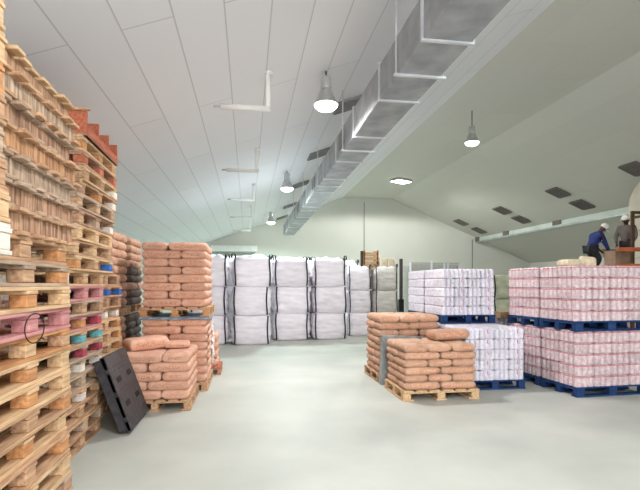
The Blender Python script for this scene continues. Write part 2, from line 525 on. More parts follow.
def block_pallet(loc, rz, label, deck, blocks, base=None, group='wooden pallets', scale=(1, 1, 1), name='wooden_pallet'):
    o = thing(name, label, 'pallet', loc, rz, group)
    o.scale = scale
    base = base or deck
    link('top_deck', pmesh('deck', deck), o)
    link('bottom_deck', pmesh('base', base), o)
    bl = blocks if isinstance(blocks, (list, tuple)) else [blocks] * 3
    for iy, y in enumerate((-.53, 0, .53)):
        for x in (-.445, 0, .445):
            link('block', pmesh('block', bl[iy]), o, (x, y, 0))
    return o

def stringer_pallet(loc, rz, label, deck, side, group='wooden pallets'):
    o = thing('wooden_pallet', label, 'pallet', loc, rz, group)
    link('top_deck', pmesh('s_deck', deck), o)
    link('bottom_deck', pmesh('s_base', deck), o)
    for x in (-.47, 0, .47):
        link('stringer', pmesh('stringer', side.replace('w_', 's_')), o, (x, 0, 0))
    return o

PH = .1445
J = lambda a: random.uniform(-a, a)
DESC = {'w_yellow': 'pale yellow', 'w_tan': 'tan', 'w_grey': 'weathered grey', 'w_brown': 'weathered brown', 'w_orange': 'orange pine',
        'p_pink': 'pink-painted', 'w_white': 'whitewashed', 'p_teal': 'teal-painted', 'p_crimson': 'crimson-blocked', 'p_purple': 'purple-blocked', 'w_red': 'reddish'}
# pallet column nearest the camera, whose face runs from the picture edge to column 72
X1 = -1.25
low = ['w_tan', 'w_grey', 'w_yellow', 'w_tan', 'w_yellow', 'w_tan', 'w_yellow', 'w_yellow', 'w_orange', 'p_pink', 'w_yellow', 'w_tan', 'w_tan']
up = [('w_tan', 'w_brown'), ('w_grey', 'w_brown'), ('w_grey', 'w_grey'), ('w_tan', 'w_orange'), ('w_grey', 'w_brown'), ('w_tan', 'w_grey'), ('w_yellow', 'w_tan')]
for i in range(20):
    z = i * PH
    if i < len(low):
        m = low[i]
        bl = {'w_grey': ['w_tan', 'w_grey', 'w_brown'], 'w_tan': ['w_yellow', 'w_tan', 'w_orange'], 'w_orange': ['w_yellow', 'w_yellow', 'w_tan'],
              'p_pink': 'p_pink', 'w_yellow': ['w_yellow', 'w_orange', 'w_yellow']}[m]
        if i == 11: m = 'w_grey'
        block_pallet((X1 - .5 + J(.02), 3.03 + J(.035), z), J(.012), '%s wooden pallet, %s from the floor in the second pallet column' % (DESC[low[i]], ORD[i]), m, bl)
    else:
        dk, sd = up[i - len(low)]
        stringer_pallet((X1 - .52 + J(.02), 3.13 + J(.04), z), J(.015), '%s slat-sided wooden pallet, %s from the floor in the second pallet column' % (DESC[sd], ORD[i]), dk, sd)
# column at the very edge of the picture
for i in range(20):
    z = i * PH
    if i < 12:
        block_pallet((-1.85, 1.78 + J(.03), z), 0, 'tan wooden pallet, %s from the floor in the pallet column nearest the camera' % ORD[i], 'w_tan', 'w_tan')
    else:
        m = ['w_white', 'w_yellow', 'w_tan', 'w_grey', 'w_tan', 'w_orange', 'w_yellow', 'w_yellow'][i - 12]
        block_pallet((-1.575 + J(.015), 1.77 + J(.02), z), J(.01), '%s wooden pallet, %s from the floor in the pallet column nearest the camera' % (DESC[m], ORD[i]), m, m)
# third column, with coloured blocks
X2 = -1.6
c2l = {20: ('w_yellow', 'w_orange'), 19: ('w_brown', 'w_red'), 18: ('w_yellow', ['w_tan', 'w_brown', 'w_white']), 17: ('w_tan', ['w_brown', 'w_orange', 'w_white']),
       16: ('w_grey', ['w_tan', 'w_tan', 'w_brown']), 15: ('w_brown', ['w_tan', 'w_grey', 'w_white']), 14: ('w_yellow', 'w_yellow'),
       13: ('w_tan', ['w_yellow', 'w_yellow', 'w_tan']), 12: ('w_yellow', ['w_orange', 'w_tan', 'p_blue']), 11: ('w_yellow', ['w_white', 'w_tan', 'w_tan']),
       10: ('p_pink', ['w_white', 'p_pink', 'p_pink']), 9: ('w_grey', ['w_tan', 'w_tan', 'w_brown']), 8: ('p_pink', ['p_purple', 'w_orange', 'p_crimson']),
       7: ('w_tan', 'p_teal'), 6: ('w_grey', ['w_grey', 'p_crimson', 'p_crimson']), 5: ('w_grey', ['w_tan', 'w_white', 'w_white']), 4: ('w_grey', ['w_white', 'w_grey', 'w_yellow']),
       3: ('w_tan', ['w_grey', 'w_white', 'w_yellow']), 2: ('w_tan', 'w_tan'), 1: ('w_tan', 'w_grey'), 0: ('w_tan', 'w_tan')}
for i in range(21):
    dk, bl = c2l[i]
    sh = 0 if i < 12 else (.25 if i < 17 else .4)
    b0 = bl if isinstance(bl, str) else bl[1]
    nm = {'w_tan': 'tan', 'w_grey': 'weathered grey', 'p_blue': 'blue'}.get(b0, DESC.get(b0, 'tan'))
    block_pallet((X2 - .5 + (.05 if i >= 12 else 0) + J(.015), 5.05 + sh + J(.03), i * PH), J(.015),
                 '%s wooden pallet, %s from the floor in the third pallet column' % (nm, ORD[i]), dk, bl)
# reddish open crate on top of the third column
o = thing('wooden_crate', 'red-orange open wooden crate topping the third pallet column', 'crate', (X2 - .44, 5.47, 21 * PH), .02)
fm = MB()
for y in (-.58, -.19, .2, .57):
    fm.box(-.48, .5, y - .015, y + .015, 0, .24, 0, .004)
fm.build('divider', M['w_red'], o)
MB().box(-.5, -.47, -.6, .6, 0, .24, 0, .004).build('side_board', M['w_red'], o)
MB().box(.47, .5, -.6, .6, 0, .1, 0, .004).build('side_board', M['w_red'], o)
MB().box(-.5, .5, -.6, .6, -.0, .02).build('base_board', M['w_brown'], o)
MB().box(-.5, .53, -.63, -.585, .235, .255, 0, .003).build('rim_board', M['w_tan'], o)

# fourth column, low, tan with blue painted blocks
for i in range(12):
    bl = {11: ['w_tan', 'w_tan', 'w_brown'], 10: ['w_tan', 'p_blue', 'p_blue'], 9: 'w_brown', 8: ['w_tan', 'w_white', 'w_white']}.get(i, ['w_yellow', 'w_tan', 'w_orange'])
    block_pallet((-2.25 + J(.02), 6.4 + J(.03), i * PH), J(.02), '%s wooden pallet, %s from the floor in the fourth pallet column' % ('blue-blocked' if i == 10 else 'tan', ORD[i]),
                 'w_yellow' if i < 8 else 'w_tan', bl)

# wire loop on the pink pallet
ring = [(0, .17 * math.sin(a), .085 * math.cos(a) + .0) for a in [2 * PI * k / 24 for k in range(25)]]
qx = X1 + .035
o = MB().tube(ring, .0035, 6, caps=False).build('wire_loop', M['black'], None, (qx, 2.98, 9.35 * PH))
o.scale = (1, .75, 1.0)
tag(o, 'thin black wire loop hanging on the pink-painted pallet', 'wire')

# black plastic pallet leaning against the third column
o = thing('plastic_pallet', 'black plastic pallet leaning against the wooden pallet column', 'pallet', (-1.24, 5.8, .04))
o.scale = (1, .88, 1)
o.rotation_euler = (0, math.radians(-20), 0)
mb = MB()
# local: z up along the pallet height .84, y along width, x thickness
for z0, z1 in ((0, .12), (.15, .4), (.43, .66), (.69, .84)):
    for y0, y1 in ((-.5, .5),):
        mb.box(-.03, .02, y0, y1, z0, z1, 0, .01)
mb.box(-.03, .015, -.5, .5, .0, .84)
mb.build('deck', M['black_plastic'], o)
mb = MB()
for y in (-.42, 0, .42):
    mb.box(-.12, -.03, y - .07, y + .07, .02, .82, 0, .01)
mb.build('runner', M['black_plastic'], o)
for z in (.27, .55):
    for y in (-.25, .25):
        MB().box(.016, .024, y - .09, y + .09, z - .03, z + .03, 0, .003).build('deck_slot', M['black'], o)

# ---------------------------------------------------------------- sacks
SLn, SWd, STh = .57, .38, .12
def sack_mesh(seed, mats, strap=True):
    nu, nv = 22, 16
    mb = MB()
    def pt(u, v, s):
        # filled paper sack: flat broad faces, rounded long sides, pinched square ends
        eu = max(0, 1 - abs(u) ** 13) ** .5
        ev = max(0, 1 - abs(v) ** 8) ** .5
        h = STh / 2 * eu * ev
        x = SLn / 2 * u * (1 - .035 * (abs(v) ** 3))
        y = SWd / 2 * v * (1 - .045 * (abs(u) ** 4))
        n1 = noise.noise(Vector((u * 2.3 + seed * 9, v * 2.1, s * 3)))
        n2 = noise.noise(Vector((u * 7 + seed * 5, v * 6, s * 5 + 2)))
        h *= 1 + .10 * n1 * (1 if s > 0 else .3) + .05 * n2
        return (x + .006 * n2, y + .006 * n1, s * h)
    vs, fs = [], []
    us = [math.sin(PI / 2 * (2 * i / nu - 1) * .999) for i in range(nu + 1)]
    us = [(abs(t) ** .7) * (1 if t >= 0 else -1) for t in us]
    vv = [math.sin(PI / 2 * (2 * j / nv - 1) * .9999) for j in range(nv + 1)]
    for s in (1, -1):
        o = len(vs)
        for i in range(nu + 1):
            for j in range(nv + 1):
                vs.append(pt(us[i], vv[j], s))
        for i in range(nu):
            for j in range(nv):
                a = o + i * (nv + 1) + j
                fs.append((a, a + 1, a + nv + 2, a + nv + 1))
    mb.add(vs, fs, 0, True)
    me = mb.mesh('sack', mats)
    bm = bmesh.new(); bm.from_mesh(me)
    bmesh.ops.remove_doubles(bm, verts=bm.verts[:], dist=.0008)
    bmesh.ops.recalc_face_normals(bm, faces=bm.faces[:])
    for f in bm.faces:
        c = f.calc_center_median()
        f.smooth = True
        # faded printed strip on the sack's edge
        if abs(f.normal.z) < .75 and abs(c.y) > SWd * .3 and abs(c.z) < STh * .22 and abs(c.x) < SLn * .36:
            f.material_index = 1
        if abs(f.normal.z) < .75 and abs(c.x) > SLn * .4 and abs(c.z) < STh * .2 and abs(c.y) < SWd * .3:
            f.material_index = 1
    bm.to_mesh(me); bm.free()
    return me
SK = [sack_mesh(k, [M['sack'], M['print']]) for k in range(5)]
SKT = [sack_mesh(k + 20, [M['sack_tan'], M['print']]) for k in range(4)]
SKD = [sack_mesh(k + 40, [M['sack_dark'], M['sack_dark']]) for k in range(3)]
SKC = [sack_mesh(k + 60, [M['cream_sack'], M['cream_sack']]) for k in range(2)]

def put_sack(me, loc, rz, label, group, sc=(1, 1, 1), rot=(0, 0)):
    o = link('paper_sack', me, None, loc, (rot[0], rot[1], rz + (PI if random.random() < .5 else 0)), sc)
    return tag(o, label, 'sack', group)

def layout(kind, flip, l, wd):
    """five sacks in one layer; returns (name, cx, cy, along_x) from the front corner at smaller x"""
    out = []
    if kind == 'columns':       # width l+wd, depth 3*wd
        dep = 3 * wd
        for i, nm in enumerate(('front', 'middle', 'rear')):
            x = l / 2 if not flip else wd + l / 2
            out.append((nm + ' lengthwise', x, wd * (i + .5), True))
        for i, nm in enumerate(('front', 'rear')):
            x = l + wd / 2 if not flip else wd / 2
            out.append((nm + ' crosswise', x, dep * (i * 2 + 1) / 4, False))
    else:                       # width 3*wd, depth l+wd
        for i, nm in enumerate(('left', 'middle', 'right')):
            y = l / 2 if not flip else wd + l / 2
            out.append(('%s %s' % ('front' if not flip else 'rear', nm), wd * (i + .5), y, False))
        for i, nm in enumerate(('left', 'right')):
            y = l + wd / 2 if not flip else wd / 2
            out.append(('%s %s' % ('rear' if not flip else 'front', nm), 3 * wd * (i * 2 + 1) / 4, y, True))
    return out

def sack_stack(x0, y0, z0, kind, n, th, meshes, where, group, sc=1.0, flip0=False, rz=0, alt=None):
    l, wd = SLn * sc, SWd * sc
    R = Matrix.Rotation(rz, 3, 'Z')
    for k in range(n):
        ms = meshes(k) if callable(meshes) else meshes
        adj = 'dark brown' if ms is SKD else ('tan' if ms is SKT else 'brown')
        for nm, cx, cy, ax in layout(kind, (k % 2 == 1) ^ flip0, l, wd):
            p = R @ Vector((cx + J(.008), cy + J(.008), 0))
            put_sack(random.choice(ms), (x0 + p.x, y0 + p.y, z0 + th * (k + .5)), rz + (0 if ax else PI / 2) + J(.02),
                     '%s paper sack, %s in %s layer up, %s' % (adj, nm, ORD[k], where), group,
                     (sc * 1.01, sc * 1.01, th / STh * 1.10))

G = 'brown paper sacks stacked on pallets'
# A: low stack in front; B, C: tall stack behind it
AX, AY = -1.62, 6.3
def load_pallet(x, y, wx, dy, z, label, m, bl, rz=0, name='wooden_pallet', group='pallets under the loads', turn=False):
    """pallet stretched to wx by dy, front left corner at x, y"""
    R = Matrix.Rotation(rz, 3, 'Z')
    c = Vector((x, y, z)) + R @ Vector((wx / 2, dy / 2, 0))
    if turn:
        return block_pallet(c, rz + PI / 2, label, m, bl, None, group, (dy / 1.0, wx / 1.2, 1), name)
    return block_pallet(c, rz, label, m, bl, None, group, (wx / 1.0, dy / 1.2, 1), name)
load_pallet(AX, AY, .9, 1.06, 0, 'wooden pallet under the low sack stack behind the black pallet', 'w_tan', 'w_tan')
sack_stack(AX + .01, AY + .0, .144, 'columns', 5, .116, SK, 'low stack behind black pallet', G, sc=.92)
put_sack(SK[1], (-1.38, 6.83, .144 + 5 * .116 + .085), .55, 'brown paper sack lying loose on top of the low stack', G, (.95, 1.0, 1.35), (0, .06))
put_sack(SK[2], (-.98, 7.0, .144 + 5 * .116 + .045), PI / 2 + .1, 'flattened brown paper sack on the low stack, against the tall stack', G, (.8, .9, .7), (.0, -.02))
BX, BY = -1.56, 7.4
load_pallet(BX, BY, .96, 1.12, 0, 'wooden pallet on the floor under the tall sack stack', 'w_tan', 'w_tan', turn=False)
sack_stack(BX, BY, .144, 'columns', 8, .12, SK, 'lower half of tall stack', G)
sh = MB()
nx, ny = 24, 24
vs = []
for i in range(nx + 1):
    for j in range(ny + 1):
        x = -.04 + 1.03 * i / nx; y = -.05 + 1.24 * j / ny
        edge = min(x + .04, .99 - x, y + .05, 1.19 - y)
        z = .004 if edge > .05 else -.03 + .03 * edge / .05 + .012 * noise.noise(Vector((x * 9, y * 9, 3)))
        vs.append((x, y, z))
sh.add(vs, [(i * (ny + 1) + j, (i + 1) * (ny + 1) + j, (i + 1) * (ny + 1) + j + 1, i * (ny + 1) + j + 1) for i in range(nx) for j in range(ny)], 0, True)
o = sh.build('plastic_sheet', M['grey_sheet'], None, (BX, BY, .144 + .96 + .012))
sd = o.modifiers.new('thickness', 'SOLIDIFY'); sd.thickness = .006
tag(o, 'blue-grey plastic sheet between lower and upper halves of the tall sack stack', 'sheet')
load_pallet(BX - .03, BY, 1.02, 1.12, 1.124, 'wooden pallet carrying the upper half of the tall sack stack', 'w_tan', ['w_orange', 'w_tan', 'w_orange'])
sack_stack(BX, BY, 1.27, 'columns', 8, .121, SK, 'upper half of tall stack', G, flip0=False)
# torn white film hanging on the tall stack's side
mb = MB()
vs = []
for i in range(9):
    for j in range(31):
        u, v = i / 8, j / 30
        wdt = .26 + .1 * noise.noise(Vector((v * 5, 0, 1)))
        y = (u - .5) * wdt + .06 * noise.noise(Vector((v * 4, 2, 3)))
        x = .05 + .045 * noise.noise(Vector((u * 4, v * 11, 5)))
        vs.append((x, y, .62 * (v - .5)))
mb.add(vs, [(i * 31 + j, (i + 1) * 31 + j, (i + 1) * 31 + j + 1, i * 31 + j + 1) for i in range(8) for j in range(30)], 0, True)
o = mb.build('torn_film', M['film'], None, (BX + .97, 7.62, .72))
sd = o.modifiers.new('thickness', 'SOLIDIFY'); sd.thickness = .004
tag(o, 'torn white plastic film hanging on the side of the tall sack stack', 'film')
# small pile of reddish sacks behind
for k in range(4):
    put_sack(SK[k], (-.72, 9.05, .0 + .06 + .15 * k + .15), PI / 2, 'brown paper sack, %s up in the small pile behind the tall stack' % ORD[k], G, (1, 1, 1.3))
load_pallet(-1.1, 8.72, .62, .66, 0, 'wooden pallet under the small sack pile behind the tall stack', 'w_red', 'w_brown')

# K: sack stacks behind the pallet columns
for iy, (ky, who) in enumerate(((7.08, 'nearer stack by the wall'), (8.15, 'farther stack by the wall'))):
    load_pallet(-2.9, ky, 1.0, .98, 0, 'wooden pallet under the %s of sacks' % who, 'w_tan', 'w_tan')
    tones = (lambda k: SKT) if iy == 0 else (lambda k: SKD if k in (0, 2, 4, 5, 6, 7) else SKT)
    sack_stack(-2.88, ky, .144, 'rows', 8, .122, tones, 'lower %s' % who, G, sc=.87)
    load_pallet(-2.9, ky, 1.0, .98, 1.13, 'wooden pallet under the upper half of the %s' % who, 'w_tan', 'w_tan')
    tones = (lambda k: SKT) if iy == 0 else (lambda k: SKD if k in (0, 1, 3, 4) else SKT)
    sack_stack(-2.88 + .02, ky, 1.275, 'rows', 9, .122, tones, 'upper %s' % who, G, sc=.87)

# D: foreground stack, E: stack behind it
DXX, DYY = 2.13, 6.36
load_pallet(DXX - .03, DYY - .02, 1.12, .9, 0, 'pale wooden pallet under the sack stack in the middle foreground', 'w_yellow', 'w_yellow')
sack_stack(DXX, DYY, .144, 'rows', 6, .104, SKT, 'foreground stack on pale pallet', G, sc=.92, flip0=True)
put_sack(SKT[1], (2.98, 6.9, .144 + 6 * .104 + .09), .05, 'tan paper sack lying loose on the foreground stack', G, (1.0, 1.0, 1.3), (.05, .03))
EXX, EYY = 2.13, 7.66
load_pallet(EXX - .03, EYY - .02, 1.1, .92, 0, 'wooden pallet under the taller sack stack behind the grey panel', 'w_tan', 'w_tan')
sack_stack(EXX, EYY, .144, 'rows', 8, .119, SKT, 'stack behind grey panel', G, sc=.92, flip0=True)
# grey plastic pallet standing on edge between the two stacks
o = thing('plastic_pallet', 'grey plastic pallet standing on edge between two sack stacks', 'pallet', (2.1, 7.45, .0))
o.rotation_euler = (math.radians(-3), math.radians(3.5), 0)
mb = MB().box(0, 1.06, 0, .03, .0, .8, 0, .008)
mb.build('deck', M['grey_plastic'], o)
mb = MB()
for x in (.0, .48, .96):
    mb.box(x, x + .1, .03, .13, 0, .8, 0, .008)
mb.build('runner', M['grey_plastic'], o)

# ---------------------------------------------------------------- wrapped bottle loads on blue pallets
def pack_mesh(nx, ny, p, h, mats, mark=False):
    """tight film-wrapped block of bottles: scalloped sides, shouldered top"""
    mb = MB()
    X, Y = nx * p, ny * p
    def ring(inset, depth):
        pts = []
        seg = 6
        def side(n, ax):
            for b in range(n):
                for s in range(seg):
                    t = (s / seg) * 2 - 1
                    yield (b + s / seg) * p, depth * (1 - math.sqrt(max(0, 1 - t * t)))
        for s, dd in side(nx, 0): pts.append((s, dd))
        for s, dd in side(ny, 1): pts.append((X - dd, s))
        for s, dd in side(nx, 0): pts.append((X - s, Y - dd))
        for s, dd in side(ny, 1): pts.append((dd, Y - s))
        q = []
        for x, y in pts:
            cx, cy = x - X / 2, y - Y / 2
            q.append((cx * (1 - 2 * inset / X), cy * (1 - 2 * inset / Y)))
        return q
    prof = [(.0, .008, .02), (.012, .001, .04), (h * .42, .001, .04), (h * .47, .004, .04), (h * .52, .001, .04), (h * .74, .001, .04),
            (h * .80, .0015, .04), (h * .88, .004, .04), (h * .95, .02, .035), (h * .995, .034, .02)]
    rows = []
    vs = []
    for z, ins, dep in prof:
        r = ring(ins, dep)
        rows.append(len(vs))
        vs += [(x, y, z) for x, y in r]
    n = len(vs) // len(prof)
    fs, mi = [], []
    o = 0
    for i in range(len(prof) - 1):
        band = 1 if (i == 6 and not mark is None) else 0
        ff = [(i * n + k, i * n + (k + 1) % n, (i + 1) * n + (k + 1) % n, (i + 1) * n + k) for k in range(n)]
        if i == 0: o = len(mb.v); mb.v += [tuple(v) for v in vs]
        for f in ff:
            mb.f.append(tuple(a + o for a in f)); mb.mi.append(band); mb.sm.append(False)
    mb.f.append(tuple(o + k for k in range(n))[::-1]); mb.mi.append(0); mb.sm.append(False)
    mb.f.append(tuple(o + (len(prof) - 1) * n + k for k in range(n))); mb.mi.append(0); mb.sm.append(False)
    for i in range(nx):
        for j in range(ny):
            mb.lathe([(.016, h * .99), (.016, h * 1.0), (.001, h * 1.0)], 8, 0, Matrix.Translation(((i + .5) * p - X / 2, (j + .5) * p - Y / 2, 0)))
    if mark:
        # small printed marks on the outer faces
        for cx, cz, ww, hh, k in ((0, .6, .012, .045, 2), (.008, .5, .012, .02, 2), (.055, .6, .016, .012, 3), (-.06, .4, .016, .012, 3), (.075, .3, .012, .02, 3)):
            for sg in (-1, 1):
                mb.box(cx - ww / 2, cx + ww / 2, sg * (Y / 2 - .004), sg * (Y / 2 + .003), h * cz, h * cz + hh, k)
    elif mark is None:
        for cx, cz, ww, hh, k in ((.05, .65, .014, .014, 3), (-.06, .35, .016, .012, 3), (-.02, .55, .014, .016, 3)):
            for sg in (-1, 1):
                mb.box(cx - ww / 2, cx + ww / 2, sg * (Y / 2 - .004), sg * (Y / 2 + .003), h * cz, h * cz + hh, k)
    if mark is not False:
        for cy, cz in ((-.1, .6), (.06, .35), (.12, .7), (-.02, .2)):
            for sg in (-1, 1):
                mb.box(sg * (X / 2 - .004), sg * (X / 2 + .003), cy - .009, cy + .009, h * cz, h * cz + .014, 3)
    return mb.mesh('bottle_pack', mats)
LH = .159
pm = [M['pink_pack'], M['red_band'], M['red_mark'], M['blue_mark']]
wm = [M['white_pack'], M['white_pack'], M['red_mark'], M['blue_mark']]
PKP = pack_mesh(3, 4, .1, LH, pm, False)
PKW = [pack_mesh(3, 5, .0808, LH, wm, True), pack_mesh(3, 5, .0808, LH, wm, None)]
def load(x, y, z, rz, kind, label, plabel):
    w_, d_ = (1.2, .8) if kind == 'pink' else (.97, .808)
    R = Matrix.Rotation(rz, 3, 'Z')
    load_pallet(x, y, w_ + .02, d_ + .01, z, plabel, 'blue_pallet', 'blue_pallet', rz, name='blue_pallet', group='blue pallets under the bottle loads', turn=True)
    t = thing('bottle_load', label, 'wrapped load', (x, y, z + .1445), rz, 'film-wrapped bottle loads')
    nx, ny = 4, 2
    for k in range(5):
        for i in range(nx):
            for j in range(ny):
                me = PKP if kind == 'pink' else PKW[(i + 1) % 2]
                pw, pd_ = w_ / nx, d_ / ny
                link('bottle_pack', me, t, (pw * (i + .5) + J(.004), pd_ * (j + .5) + J(.004), LH * k), (0, 0, J(.008)))
    return t
HT = .1445 + 5 * LH      # .94
# G: white load in front
load(3.245, 6.85, 0, 0, 'white', 'white film-wrapped bottle load with red marks, on the floor beside the sacks', 'blue pallet under the front white load on the floor')
# F: two deep, two high
for j in range(2):
    for k in range(2):
        load(3.27, 7.8 + .93 * j, k * HT, 0, 'white',
             'white film-wrapped bottle load with red marks, %s, %s' % ('upper' if k else 'lower', 'behind the front white load' if j == 0 else 'rear of the white pair'),
             'blue pallet under the %s white load %s' % ('upper' if k else 'lower', 'behind the front one' if j == 0 else 'at the rear'))
# H: pink loads with the corner towards us
RH = math.radians(3.0)
H0 = Vector((4.61, 6.19, 0))
for j in range(2):
    for k in range(2):
        q = H0 + Matrix.Rotation(RH, 3, 'Z') @ Vector((-.02 * k, .85 * j, 0))
        load(q.x, q.y, k * HT, RH, 'pink',
             'pink and white bottle load with red bands, %s %s of the corner stack' % ('upper' if k else 'lower', 'front' if j == 0 else 'rear'),
             'blue pallet under the %s %s pink load of the corner stack' % ('upper' if k else 'lower', 'front' if j == 0 else 'rear'))
# one more low load between the white and the pink, with a small box on it
load(4.45, 9.0, 0, 0, 'white', 'low white bottle load in the gap behind the pink corner stack', 'blue pallet under the low white load in the gap')
q = P(504, 9.6)
o = MB().box(-.14, .14, -.14, .14, 0, .13, 0, .006).build('cardboard_box', [M['w_tan']], None, (q.x, q.y, HT))
tag(o, 'small tan box on the low white load in the gap', 'box')

# ---------------------------------------------------------------- bulk bags
def bag_mesh(seed, mats):
    mb = MB()
    n = 16
    bm = bmesh.new()
    bmesh.ops.create_cube(bm, size=1)
    bmesh.ops.subdivide_edges(bm, edges=bm.edges[:], cuts=n, use_grid_fill=True)
    for v in bm.verts:
        x, y, z = v.co * 2
        # rounded square plan, bulging sides, slightly domed top
        r = (abs(x) ** 5 + abs(y) ** 5) ** (1 / 5) if (x or y) else 0
        m = max(abs(x), abs(y))
        if r > 1e-6:
            x *= m / r * 1.0; y *= m / r * 1.0
        bul = 1 + .08 * (1 - z * z) - .085 * (abs(z) ** 6)
        if m > .02:
            a = noise.noise(Vector((x * 1.1 + seed * 7, y * 1.1, z * 5.5))) * .07
            b2 = noise.noise(Vector((x * 3 + seed * 3, y * 3 + 9, z * 10))) * .04
        else: a = b2 = 0
        s = .5 * (bul + a + b2) * (.985 if abs(z) < .99 else .97)
        zz = .5 * z + (.015 * (1 - min(1, (x * x + y * y))) + .03 * noise.noise(Vector((x * 2 + seed, y * 2, 1))) * max(0, z)) * (1 if z > .9 else 0)
        v.co = Vector((x * s, y * s, zz * .775 + .3875))
    bm.verts.index_update()
    mb.add([v.co.copy() for v in bm.verts], [[v.index for v in f.verts] for f in bm.faces], 0, True)
    bm.free()
    return mb.mesh('bulk_bag_body', mats)
BG = [bag_mesh(k, M['bulk']) for k in range(4)]
BGG = [bag_mesh(k + 9, M['bulk_grey']) for k in range(2)]
BGO = [bag_mesh(k + 15, M['bulk_olive']) for k in range(2)]
def strap_mesh(top, seed, sx):
    """webbing sewn up the bag's front edge; loops stand up or flop over"""
    mb = MB()
    pts = []
    for k in range(9):
        t = k / 8
        pts.append((.012 * math.sin(t * 5 + seed), -.5 - .03 * (1 - (2 * t - 1) ** 2), .03 + .72 * t))
    if top:
        hh = .03 + .05 * ((seed * 37) % 5) / 5
        pts += [(.0, -.47, .83), (.01 * sx, -.42, .83 + hh), (.05 * sx, -.36, .84 + hh * 1.15), (.10 * sx, -.28, .83 + hh * .8), (.1 * sx, -.22, .79)]
    else:
        pts += [(.0, -.5, .775)]
    rows = []
    wv = Vector((.02, 0, 0))
    vs, fs = [], []
    for p in pts:
        p = Vector(p)
        vs += [p - wv, p + wv, p + wv + Vector((0, .012, 0)), p - wv + Vector((0, .012, 0))]
    for i in range(len(pts) - 1):
        for k in range(4):
            a, b = i * 4 + k, i * 4 + (k + 1) % 4
            fs.append((a, b, b + 4, a + 4))
    fs += [(3, 2, 1, 0), tuple(range(len(vs) - 4, len(vs)))]
    mb.add(vs, fs, 0, False)
    return mb.mesh('lifting_strap', M['strap'])
STM = {(t, s, sx): strap_mesh(t, s, sx) for t in (0, 1) for s in range(3) for sx in (-1, 1)}
def spout_mesh(seed):
    mb = MB()
    n = 14
    vs = []
    for i in range(n + 1):
        for j in range(n + 1):
            x, y = 2 * i / n - 1, 2 * j / n - 1
            e = max(0, 1 - abs(x) ** 4) * max(0, 1 - abs(y) ** 4)
            h = e ** .5 * (.05 + .09 * max(0, noise.noise(Vector((x * 2.2 + seed * 5, y * 2.2, seed))) + .35)
                          + .03 * noise.noise(Vector((x * 6 + seed, y * 6, 4))))
            vs.append((x * .43, y * .43, .765 + max(0, h)))
    o = len(vs)
    mb.add(vs, [(i * (n + 1) + j, (i + 1) * (n + 1) + j, (i + 1) * (n + 1) + j + 1, i * (n + 1) + j + 1) for i in range(n) for j in range(n)], 0, True)
    return mb.mesh('gathered_top', M['bulk'])
SPT = [spout_mesh(k + 1) for k in range(4)]
def bulk_bag(loc, w_, label, group, meshes, top, rz=0, h=1.0):
    o = thing('bulk_bag', label, 'bulk bag', loc, rz, group)
    o.scale = (w_, w_, h)
    link('bag_body', random.choice(meshes), o)
    if top:
        link('gathered_top', random.choice(SPT), o)
    for sx in (-1, 1):
        link('lifting_strap', STM[(top, random.randrange(3), sx)], o, (sx * .43 + J(.02), 0, 0))
        s2 = link('lifting_strap', STM[(top, random.randrange(3), sx)], o, (-sx * .43, 0, 0), (0, 0, PI))
    return o
cols = [(208, 12.7, 1.02, 'bag column behind the tall sacks', BG), (251.5, 12.75, 1.05, 'second column from the tall sacks', BG), (292, 13.8, 1.08, 'middle column', BG),
        (330.5, 14.0, 1.03, 'column left of the yellow crate', BG), (361, 14.9, .79, 'narrow column below the yellow crate', BG), (388, 15.0, .79, 'column beside the black post', BGG)]
LV = ('bottom', 'middle', 'top')
for ci, (px, d, wd, who, ms) in enumerate(cols):
    q = P(px, d)
    hs = 1.0 if ci < 4 else .92
    for k in range(3):
        bulk_bag((q.x + J(.02), q.y + .5, .775 * hs * k), wd * .97, '%s woven bulk bag with black straps, %s of the %s' % ('greyish' if ms is BGG else 'white', LV[k], who),
                 'woven bulk bags', ms, 1 if k == 2 else 0, J(.03), hs)
# second row of bags showing in the gaps
for ci, (px, d, who) in enumerate(((229, 14.3, 'first'), (270, 14.9, 'second'), (309, 15.3, 'third'), (346, 16.7, 'fourth'))):
    q = P(px, d)
    for k in range(3):
        bulk_bag((q.x, q.y + .5, .79 * k), .97, 'white woven bulk bag, %s of the %s column in the row behind' % (LV[k], who), 'woven bulk bags', BG, 1 if k == 2 else 0, J(.03), 1.02)
q = P(504, 12.4)
for k in range(3):
    bulk_bag((q.x + .05, q.y + .4, .62 * k), .8, 'olive-grey woven bag, %s of the pile between white and pink loads' % ('bottom', 'middle', 'top')[k], 'olive-grey bags in the gap', BGO, 0, .05, .79)

# things on and behind the bulk bags
TB = .775 * .92 * 3
q = P(373, 15.0)
o = thing('slatted_crate', 'yellowish slatted wooden crate on the bulk bags below the wall conduit', 'crate', (q.x, q.y + .45, TB - .06))
mb = MB()
for k in range(4):
    mb.box(-.24, .24, -.2, -.18, .04 + k * .14, .14 + k * .14, 0, .004)
    mb.box(-.24, .24, .18, .2, .04 + k * .14, .14 + k * .14, 0, .004)
for s in (-1, 1):
    for k in range(4):
        mb.box(s * .24 - .01, s * .24 + .01, -.18, .18, .04 + k * .14, .14 + k * .14, 0, .004)
mb.box(-.24, .24, -.18, .18, 0, .03)
mb.build('slats', M['w_yellow'], o)
for sx in (-1, 1):
    for sy in (-1, 1):
        MB().box(sx * .22 - .03, sx * .22 + .03, sy * .17 - .03, sy * .17 + .03, 0, .62).build('corner_post', M['w_orange'], o)
MB().box(-.33, -.27, -.22, -.12, 0, .6).build('dark_upright', M['dark_metal'], o)
q = P(390, 15.0)
o = thing('crate', 'cream crate with pale posts on the greyish bulk bags', 'crate', (q.x, q.y + .45, TB - .06))
MB().box(-.25, .25, -.2, .2, 0, .36, 0, .02).build('body', M['cream_sack'], o)
mb = MB()
